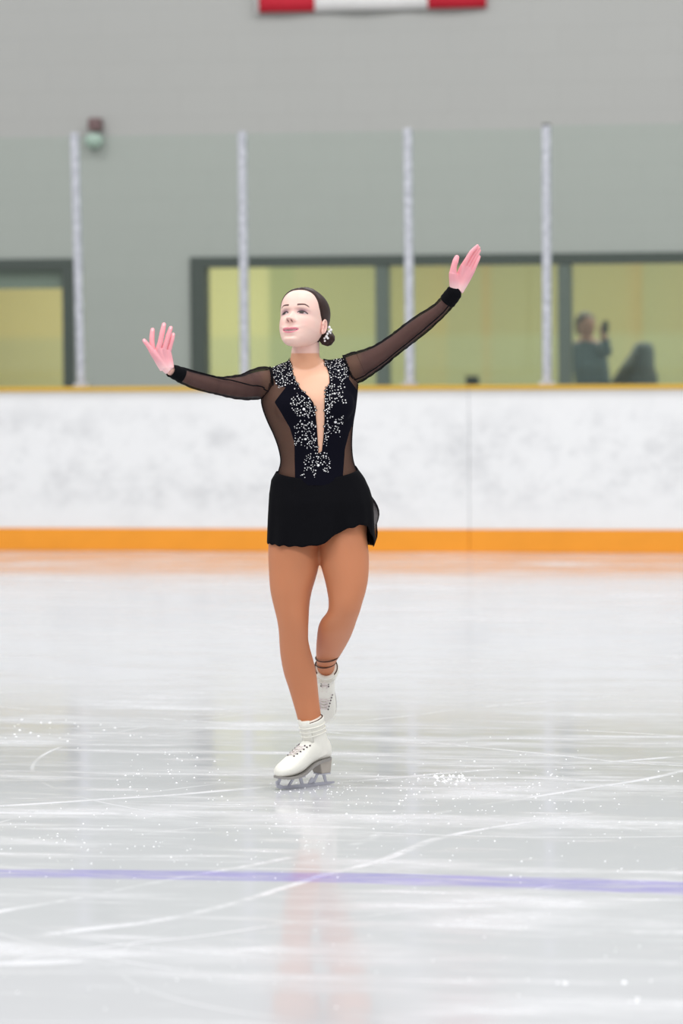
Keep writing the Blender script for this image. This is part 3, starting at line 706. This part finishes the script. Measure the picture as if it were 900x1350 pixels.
velvet = [(357, 470), (372, 466), (384, 462)]+VL+VR+[(428, 455), (464, 458), (462, 484), (459, 500), (469, 514), (480, 516), (466.5, 552), (459, 570), (453.5, 592), (450.5, 640), (389.5, 640), (388.5, 584), (382.5, 564), (372, 545), (362.5, 530), (377, 511), (365, 508), (359, 494)]
DV = BV+BN*.0035
dpx, dpy = projn(BV); dd = dep(BV)
armL = np.interp(dpy, [470, 486, 500, 515, 523, 525], [358, 357, 355.5, 352, 346, 337]); armR = np.interp(dpy, [460, 468, 480, 495, 507, 509], [452, 454, 459.5, 465.5, 472, 500])
kp = (dpy > 463) & (dpy < 641) & (dpx > armL) & (dpx < armR) & ~((dpx > 383) & (dpx < 424.5) & (dpy < 476))
sdh = sdpoly(dpx, dpy, hole); isf = (BN@np.array(fh)) < .15
kp &= ~((sdh > 3) & (dd < .0) & isf)
df_ = [f for f in BF if all(kp[i] for i in f)]
sdv = sdpoly(dpx, dpy, velvet); sdv = np.where(dd < np.where(dpy < 492, .06, .012), sdv, -5.0); sdh = np.where(dd < .02, sdh, -5.0)
v2, f2, a2, a3 = compact(DV, df_, sdv, sdh)
dress = link_mesh('dress', v2, f2, [m_bod], sk, attrs={'velvet': a2, 'opening': a3})
dress['label'] = 'black dress bodice with sheer side panels and a deep neckline'
bvh = BVHTree.FromPolygons([Vector(q_) for q_ in v2.tolist()], f2)
# sleeves
sleA = [(359, 504, .0, 20), (353, 504.5, -.002, 20.5), (347, 504, -.008, 21), (335.5, 507, -.02, 20.3), (322, 510, -.05, 17.6), (303, 510, -.09, 14.6), (289, 508.8, -.12, 12.2), (275, 505.8, -.15, 11.9), (258, 501.5, -.18, 11.7), (244, 496.5, -.205, 10.6), (238, 494, -.212, 9.8)]
cufA = [(240, 494.8, -.21, 10.4), (235, 492.6, -.217, 9.6), (230, 490.5, -.226, 9.0), (225.5, 488.7, -.233, 8.4), (224.5, 488.3, -.235, 8.2)]
sleB = [(459, 488, .01, 20), (464, 486, .01, 21), (472, 483, .01, 20.7), (480, 479.5, .01, 19), (498, 470, .0, 16), (514, 458.5, -.01, 14.2), (528, 448, -.02, 13.8), (541, 438, -.03, 13.9), (557, 426, -.05, 13.3), (577, 410.5, -.08, 11), (586, 401.5, -.094, 10.4), (591, 395.5, -.101, 10.4)]
cufB = [(589.5, 397.4, -.099, 10.7), (592, 394.3, -.103, 10.7), (595, 390.5, -.107, 10.6), (598.3, 386, -.112, 10.4), (598.9, 385.2, -.112, 10.2)]
def sleeve(L, cuff, name, seam):
    L4 = interp([tuple(l) for l in L], 5); mb = MB()
    mb.tube([S(a, b, c) for a, b, c, r in L4], [(r+.25*math.sin(a*.55)+.2*math.sin(a*1.3))*K for a, b, c, r in L4], 40, cap=False)
    s = mb.build(name, m_sheer, dress)
    C4 = interp([tuple(l) for l in cuff], 4); mc = MB(); mc.tube([S(a, b, c) for a, b, c, r in C4], [(r+.25*math.sin(i*1.1))*K for i, (a, b, c, r) in enumerate(C4)], 32, cap=False)
    mc.build('cuff', m_black, dress, solid=.0015)
    ms = MB(); ms.tube([S(*q_) for q_ in seam], .0011, 6); 
    return s, ms
def sl_surf(L, t, ang):   # point on sleeve surface, ang measured from camera-facing side, downward positive
    L4 = interp([tuple(l) for l in L], 5); i = min(int(t*(len(L4)-1)), len(L4)-2); u = t*(len(L4)-1)-i
    a, b, c, r = [p_*(1-u)+q_*u for p_, q_ in zip(L4[i], L4[i+1])]
    a2_, b2_, c2_, _ = L4[i+1]; a1_, b1_, c1_, _ = L4[i]; d = (S(a2_, b2_, c2_)-S(a1_, b1_, c1_)).normalized()
    nrm = -fh-d*(-fh).dot(d); nrm.normalize(); sd = d.cross(nrm); 
    if sd.z > 0: sd = -sd
    return S(a, b, c)+(nrm*math.cos(ang)+sd*math.sin(ang))*(r*K+.0008)
for L, cf, a_fn in ((sleA, cufA, lambda t: R(float(np.interp(t, [0, .15, .35, .55, .75, 1], [65, 50, 10, -45, -70, -80])))), (sleB, cufB, lambda t: R(44-20*t*t))):
    s, _ = sleeve(L, cf, 'sleeve', [(400, 500, 0), (401, 500, 0)])
    MB().tube([sl_surf(L, t/40, a_fn(t/40)) for t in range(0, 41)], .0021, 6).build('sleeve_seam', m_black, dress)
    MB().tube([sl_surf(L, .02, R(360*t/36)) for t in range(0, 37)], .0024, 6, cap=False).build('armhole_seam', m_black, dress)
# skirt
nth, nt = 180, 26; rings = []
for i in range(nt+1):
    t = i/nt; row = []
    for j in range(nth):
        th = 2*math.pi*j/nth; s = math.copysign(abs(math.sin(th))**.78, math.sin(th)); c = math.copysign(abs(math.cos(th))**.72, math.cos(th))
        fr_ = c > 0
        topy = 629-10*abs(s)**2 if fr_ else 617-2*s
        if s < 0: topy += 2.5*abs(s)
        hemf = np.interp(s, [-1, -.8, -.45, -.1, .05, .22, .4, .62, .8, .88, .95, 1], [714.5, 716, 717.5, 716.5, 713, 705, 697, 692.5, 689.5, 694, 706, 721])
        hemb = np.interp(s, [-1, 0, .8, 1], [714.5, 708, 716, 721])
        hem = hemf if fr_ else hemb
        hem += .9*math.sin(th*23+1)
        yy = topy+(hem-topy)*t
        xl = np.interp(yy, [612, 622, 632, 650, 680, 700, 718], [367, 363.5, 357.5, 354.8, 353, 352.2, 351.6])
        xr = np.interp(yy, [612, 618, 630, 645, 660, 675, 700, 712, 724], [467.5, 471, 480, 487, 491.5, 492.5, 493.5, 495, 492])
        xc, hw = (xl+xr)/2, (xr-xl)/2
        dpt = np.interp(yy, [612, 630, 660, 690, 720], [.09, .101, .121, .127, .132])
        fold = t**1.3*(.0055*math.sin(9*th+2*t)+.004*math.sin(15*th+1))
        p = S(xc, yy, .012)+r0*(s*(hw*K))-fh*(math.copysign(abs(c)**.9, c)*(dpt+fold))
        row.append(p)
    rings.append(row)
MB().rings(rings, cap=False).build('skirt', m_black, dress, solid=.0012)
# side ruffle on the right hip
mb = MB(); rr_ = []
for i in range(13):
    t = i/12; yy = 648+70*t; o1 = np.interp(t, [0, .15, .3, .45, .6, .8, 1], [486, 494, 499.5, 500, 496.5, 498, 493]); 
    rr_.append([S(484, yy, -.0+.02*t), S((484+o1)/2+1, yy+1, .02+.02*t), S(o1, yy+1.5, .035+.012*math.sin(t*9)), S(o1-1.5, yy+3, .06)])
mb.rings(rr_, cap=False, closed=False); mb.build('side_ruffle', m_sheer, dress, solid=.001)['label'] = 'translucent black chiffon ruffle at the hip'
# crystals
def inpoly(x_, y_, poly): return sdpoly(np.array([x_]), np.array([y_]), poly)[0]
regs = [([(360, 482), (371, 477), (383, 476), (386, 492), (389, 503), (380, 508), (368, 512), (361, 500)], 85, 1.0),
        ([(387, 500), (400, 514), (414, 528), (418, 548), (419, 596), (412, 592), (405, 588), (399, 560), (397, 540), (388, 514)], 75, .95),
        ([(380, 527), (396, 519), (408, 528), (414, 545), (408, 550), (392, 549), (384, 540)], 48, 1.0),
        ([(387, 560), (398, 552), (414, 556), (417, 590), (405, 592), (396, 586), (388, 590), (389, 574)], 55, 1.0),
        ([(425, 474), (436, 477), (447, 472), (459, 470), (458, 484), (459, 499), (450, 503), (437, 502), (433, 490)], 85, 1.0),
        ([(428, 506), (440, 505), (454, 506), (455, 522), (456, 532), (446, 530), (438, 540), (428, 548)], 72, 1.0),
        ([(427, 548), (438, 549), (452, 548), (453, 560), (448, 566), (449, 580), (444, 570), (434, 572), (430, 590), (425, 590)], 58, .95),
        ([(420, 518), (428, 512), (430, 520), (424, 526)], 7, .9),
        ([(399, 603), (411, 598), (420, 596), (430, 597), (436, 610), (434, 622), (428, 624), (424, 612), (418, 616), (415, 632), (411, 625), (404, 620), (401, 632), (396, 628), (402, 614)], 80, 1.0)]
gems = []
for poly, n, sc in regs:
    xs_ = [p_[0] for p_ in poly]; ys_ = [p_[1] for p_ in poly]; c_ = 0; tr_ = 0
    while c_ < n and tr_ < 4000:
        tr_ += 1; gx_ = random.uniform(min(xs_), max(xs_)); gy_ = random.uniform(min(ys_), max(ys_))
        if inpoly(gx_, gy_, poly) < -.3: continue
        rr = random.choice([.5, .65, .7, .8, .9, 1.05, 1.2])*sc
        if any((gx_-a)**2+(gy_-b)**2 < (rr+r2+.12)**2 for a, b, r2 in gems): continue
        gems.append((gx_, gy_, rr)); c_ += 1
for gx_, gy_, rr in [(400.5, 539.5, 2.1), (398, 559, 1.6), (402.5, 579, 2.0), (442, 556.5, 2.2), (419.5, 613.5, 2.1), (441, 519, 1.8), (372, 499, 1.7), (446, 489, 1.8)]:
    gems = [g_ for g_ in gems if (g_[0]-gx_)**2+(g_[1]-gy_)**2 > (rr+g_[2])**2]; gems.append((gx_, gy_, rr))
gems.sort(key=lambda g_: -g_[2]); rest = MB()
backing = MB()
for i, (gx_, gy_, rr) in enumerate(gems):
    v = ray(gx_, gy_).normalized(); hit = bvh.ray_cast(CP, v)
    if hit[0] is None: continue
    nrm = hit[1] if hit[1].dot(v) < 0 else -hit[1]; nrm = (nrm-v*.6).normalized()
    nrm = (nrm+Vector((random.uniform(-.25, .25), random.uniform(-.25, .25), random.uniform(-.25, .25)))).normalized()
    p_ = hit[0]+nrm*.0008
    if i < 100:
        g_ = MB(); gem_add(g_, p_, rr*K, nrm, random.uniform(.7, 1)); g_.build('crystal', m_gem, dress, smooth=False)
    else: gem_add(rest, p_, rr*K, nrm)
    if inpoly(gx_, gy_, hole) > -1.5:
        x_ = nrm.cross(Z).normalized(); y_ = x_.cross(nrm); MB().add([p_-nrm*.0012+(x_*math.cos(a)+y_*math.sin(a))*(rr+.9)*K for a in [math.pi*k_/4 for k_ in range(8)]], [tuple(range(8))]).build('lace_edge', m_black, dress, smooth=False)
ro_ = rest.build('crystal_embroidery', m_gem, dress, smooth=False); ro_['kind'] = 'stuff'; ro_['label'] = 'scatter of tiny crystals along neckline and waist'


# ---------------- skates
m_boot = mat('white_boot_leather', srgb(240, 238, 228), .42, var=.03, bump=.15, bs=90)
m_sole = mat('grey_sole', srgb(150, 146, 142), .5); m_heel = mat('taupe_heel', srgb(178, 170, 160), .5); m_steel = mat('blade_steel', srgb(190, 190, 200), .3, metal=.6)
m_lace = mat('white_lace', srgb(232, 222, 220), .8); m_eye = mat('dark_eyelet', srgb(84, 76, 78), .4, metal=.5); m_band = mat('brown_elastic', srgb(72, 46, 34), .7)
def skate(origin, ax_, ay_, az_, flex, wrap_rows, label):
    """origin = blade bottom under heel back, ax toe direction, az up"""
    T = lambda x, y, z: origin+ax_*(x*.865)+ay_*y+az_*z
    piv = (.055, .12); cf, sf = math.cos(flex), math.sin(flex)
    def TS(x, y, z):       # shaft point tilted about the ankle
        dx, dz = x-piv[0], z-piv[1]; return T(piv[0]+dx*cf+dz*sf, y, piv[1]-dx*sf+dz*cf)
    foot = [(-.003, .092, .135, .018), (.008, .089, .155, .027), (.03, .087, .168, .032), (.06, .084, .172, .034), (.09, .076, .165, .035), (.115, .064, .150, .037), (.14, .053, .132, .041), (.17, .046, .115, .044), (.195, .043, .100, .044), (.215, .042, .089, .041), (.23, .042, .079, .034), (.24, .043, .07, .024), (.245, .047, .062, .012)]
    shaft = [(.10, .002, .098, .032), (.125, -.001, .100, .034), (.15, .001, .098, .035), (.17, .004, .095, .036), (.19, .004, .096, .038), (.21, .001, .098, .041), (.224, -.002, .100, .043), (.227, .003, .096, .040)]
    mb = MB(); n = 28; rings = []
    for x, zb_, zt, wd in interp(foot, 3):
        rings.append([T(x, wd*math.copysign(abs(math.cos(a))**.8, math.cos(a)), (zb_+zt)/2+(zt-zb_)/2*math.sin(a)) for a in [2*math.pi*k_/n for k_ in range(n)]])
    mb.rings(rings)
    rings = []
    for z_, xb, xf, wd in interp(shaft, 3):
        rings.append([TS((xb+xf)/2+(xf-xb)/2*math.cos(a), wd*math.sin(a), z_) for a in [2*math.pi*k_/n for k_ in range(n)]])
    mb.rings(rings)
    V, N, Fc = remesh(mb, .0028, 4); e = link_mesh('ice_skate', V, Fc, [m_boot], sk); e['label'] = label
    bv = BVHTree.FromPolygons([Vector(q_) for q_ in V.tolist()], Fc)
    # sole
    mb = MB(); rings = []
    for x, zb_, wd in interp([(-.004, .091, .012), (.004, .090, .024), (.03, .087, .032), (.06, .083, .034), (.09, .074, .034), (.115, .062, .036), (.14, .051, .041), (.17, .044, .045), (.2, .0415, .045), (.22, .041, .040), (.236, .042, .030), (.247, .044, .014)], 3):
        rings.append([T(x, wd, zb_), T(x, wd, zb_+.006), T(x, -wd, zb_+.006), T(x, -wd, zb_)])
    mb.rings([[r[0]-az_*.004, r[1]-az_*.002, r[2]-az_*.002, r[3]-az_*.004] for r in rings]); mb.build('sole', m_sole, e, smooth='auto')
    # heel block
    mb = MB(); mb.rings([[T(.0, .024, .090), T(.066, .032, .083), T(.066, -.032, .083), T(.0, -.024, .090)], [T(.004, .020, .042), T(.052, .025, .042), T(.052, -.025, .042), T(.004, -.020, .042)]]); mb.build('heel', m_heel, e, smooth=False, bevel=.004)
    # blade
    mb = MB(); fn = lambda u, v, w_: T(u, w_, v)
    runner = [(-.03, .004), (-.028, .010), (.02, .0115), (.10, .012), (.19, .012), (.222, .014), (.236, .020), (.243, .032), (.250, .030), (.253, .024), (.248, .021), (.2515, .016), (.246, .013), (.249, .008), (.241, .008), (.235, .0035), (.2, .0008), (.1, 0), (.0, .001)]
    mb.prism(runner, fn, .0042)
    for a_, b_, c_, d_ in ((.017, .030, .006, .016), (.045, .056, .068, .080), (.132, .146, .118, .132), (.150, .162, .186, .198)):   # struts: top x0,x1 bottom x0,x1
        topz = .041 if a_ < .1 else .045
        mb.prism([(a_, topz), (b_, topz), (d_, .009), (c_, .009)], fn, .0042)
    mb.prism([(.236, .018), (.246, .018), (.236, .044), (.222, .044)], fn, .0042)
    mb.prism([(.07, .009), (.10, .009), (.082, .030), (.074, .030)], fn, .0042)
    mb.add([T(x, y, z) for z in (.0385, .0425) for x, y in ((.004, -.018), (.052, -.022), (.052, .022), (.004, .018))], [(0, 1, 2, 3), (4, 7, 6, 5), (0, 4, 5, 1), (1, 5, 6, 2), (2, 6, 7, 3), (3, 7, 4, 0)])
    mb.add([T(x, y, z) for z in (.037, .0405) for x, y in ((.13, -.024), (.235, -.018), (.235, .018), (.13, .024))], [(0, 1, 2, 3), (4, 7, 6, 5), (0, 4, 5, 1), (1, 5, 6, 2), (2, 6, 7, 3), (3, 7, 4, 0)])
    mb.build('blade', m_steel, e, smooth=False)
    # laces and eyelets follow the instep
    def surf(x, y, z, shaft_=False):
        o_ = (TS if shaft_ else T)(x, y, z); tgt = TS(.03, 0, z) if shaft_ else T(x-.05, y*.97, z-.15)
        d = (tgt-o_).normalized(); h_ = bv.ray_cast(o_, d)
        return (h_[0]-d*.0012) if h_[0] is not None else o_
    rows = [(x, False) for x in (.172, .156, .14, .125, .112)]
    ptsL, ptsR = [], []
    for k_, x in enumerate((.188, .172, .156, .140, .125, .111)):
        y_ = .017+.0022*k_; z_ = .20
        ptsL.append(surf(x+.02, y_, z_)); ptsR.append(surf(x+.02, -y_, z_))
    for k_, z_ in enumerate(wrap_rows):
        o1 = surf(.14, .020, z_, True); o2 = surf(.14, -.020, z_, True); ptsL.append(o1); ptsR.append(o2)
    mb = MB()
    for k_ in range(len(ptsL)-1):
        m1 = (ptsL[k_]+ptsR[k_+1])/2; 
        nrm = (ax_*.6+az_*.8)*.006
        mb.tube([ptsL[k_], m1+nrm, ptsR[k_+1]], .0018, 8); mb.tube([ptsR[k_], (ptsR[k_]+ptsL[k_+1])/2+nrm, ptsL[k_+1]], .0018, 8)
    # bow
    kk_ = (ptsL[-1]+ptsR[-1])/2+(ax_*.6+az_*.8)*.006
    mb.build('lace', m_lace, e)
    for p_ in ptsL+ptsR: MB().ellip(p_, .0030, .0030, .0030, None, 10, 6).build('eyelet', m_eye, e)
    # tongue between the eyelets rising over the collar, and padded collar folds
    mb = MB(); mb.rings([[TS(.088+.012*(1-abs(s_)), .028*s_, z_) for s_ in (-1, -.5, 0, .5, 1)]+[TS(.080+.012*(1-abs(s_)), .028*s_, z_) for s_ in (1, .5, 0, -.5, -1)] for z_ in (.16, .19, .22, .236)]); mb.build('tongue', m_boot, e)
    mb = MB()
    for z_ in (.178, .192, .207):
        mb.tube([TS(.0505+.0495*math.cos(a), (.038+(z_-.178)*.15)*math.sin(a), z_+.004*math.cos(a)) for a in [2*math.pi*k_/30 for k_ in range(31)]], .0024, 8, cap=False)
    mb.build('collar_fold', m_boot, e)
    mb = MB(); mb.tube([TS(.049+.045*math.cos(a), .038*math.sin(a), .2265) for a in [2*math.pi*k_/30 for k_ in range(31)]], .0022, 8, cap=False); mb.build('collar_edge', m_band, e)
    return e
be = R(38)
axx = RT@Vector((-math.cos(be), -math.sin(be), 0)); azz = Vector((0, 0, 1)); ayy = azz.cross(axx)
heel0 = on_z(432.5, 1034.5); 
skate(heel0, axx, ayy, azz, R(17), (.150, .160), 'white skate on the ice under the standing leg')
# free skate, toe pointing down behind the standing leg
kn = S(452, 808, -.03); an = S(428.5, 885, .235)
shin = (an-kn).normalized(); latr = r0
flexB = R(-36)
toe = (RT@Vector((-.07, .10, -1.0))).normalized(); 
azB = (RT@Vector((.0, -1.0, -.1))); azB = (azB-toe*azB.dot(toe)).normalized(); ayB = azB.cross(toe)
# collar centre must meet the shin: solve the origin so that the shaft axis at z=.2 sits at the ankle
cf, sf = math.cos(flexB), math.sin(flexB); dz = .215-.12
orgB = S(429.5, 881, .215)-toe*(.055-.005*cf+dz*sf)-azB*(.12+.005*sf+dz*cf)
skate(orgB, toe, ayB, azB, flexB, (.150, .165, .18, .195), 'white skate lifted behind, toe pointing down')
# elastic loops above the lifted boot
mb = MB()
for (yy, xl, xr, tl) in ((866, 416, 446.5, 4), (874, 416.2, 442.5, 3)):
    c_ = S((xl+xr)/2, yy, .16+(yy-866)*.004)
    mb.tube([c_+r0*((xr-xl)/2*K*1.02)*math.cos(a)+fh*.047*math.sin(a)+Z*(-.010*math.cos(a)*-.4+.012*math.sin(a)) for a in [2*math.pi*k_/36 for k_ in range(37)]], .0022, 8, cap=False)
mb.build('ankle_elastic', m_band, sk)['label'] = 'dark elastic loops around the lifted ankle'

# ---- snow crumbs on the ice (uncountable)
mb = MB(); m_snow = mat('ice_shavings', (.95, .95, .97), .6)
def crumb(p, r):
    a0 = random.random()*3; vs = [p+Vector((r*math.cos(a0+k_*1.571)*random.uniform(.7, 1.4), r*math.sin(a0+k_*1.571)*random.uniform(.7, 1.4), 0)) for k_ in range(4)]+[p+Vector((random.uniform(-.3, .3)*r, random.uniform(-.3, .3)*r, r*.8))]
    mb.add(vs, [(0, 1, 4), (1, 2, 4), (2, 3, 4), (3, 0, 4), (3, 2, 1, 0)])
for (x0, x1, y0, y1, n, s_) in ((150, 300, 985, 1060, 60, .004), (0, 200, 940, 990, 30, .005), (360, 760, 1000, 1090, 150, .0035), (550, 620, 1020, 1036, 40, .006), (430, 900, 940, 1180, 160, .0035), (0, 450, 1040, 1170, 150, .003), (0, 900, 1180, 1350, 60, .003), (350, 470, 1030, 1050, 60, .003), (610, 860, 1280, 1330, 8, .007)):
    for _ in range(n): crumb(on_z(random.uniform(x0, x1), random.triangular(y0, y1)), s_*random.uniform(.3, 1.15))
tag(mb.build('ice_shavings', m_snow, smooth=False), 'loose crumbs of shaved ice scattered over the rink around the skater', 'ice shavings', kind='stuff')

# ================================================================== LIGHT
wd = bpy.data.worlds.new('hall'); bpy.context.scene.world = wd; wd.use_nodes = True
wd.node_tree.nodes['Background'].inputs[0].default_value = (.97, .985, 1, 1); wd.node_tree.nodes['Background'].inputs[1].default_value = .585
def area(name, loc, sx, sy, e_, rot=(0, 0, 0), col=(1, 1, 1)):
    l = bpy.data.lights.new(name, 'AREA'); l.shape = 'RECTANGLE'; l.size = sx; l.size_y = sy; l.energy = e_; l.color = col
    o = bpy.data.objects.new(name, l); C.objects.link(o); o.location = loc; o.rotation_euler = rot
for x_ in (-9, -2, 5):
    for y_ in (4, 11, 20): area('ceiling_lamp', (x_, y_, 9), 3, 2, 275)
for x_ in (-7, -3, 1): area('lobby_lamp', (x_, WY+2, 2.8), 3, 1.5, 98, col=(.97, .98, .90))
sc = bpy.context.scene; sc.view_settings.view_transform = 'Standard'; sc.view_settings.look = 'None'; sc.view_settings.gamma = 1; sc.view_settings.exposure = 0
sc.view_settings.use_curve_mapping = False
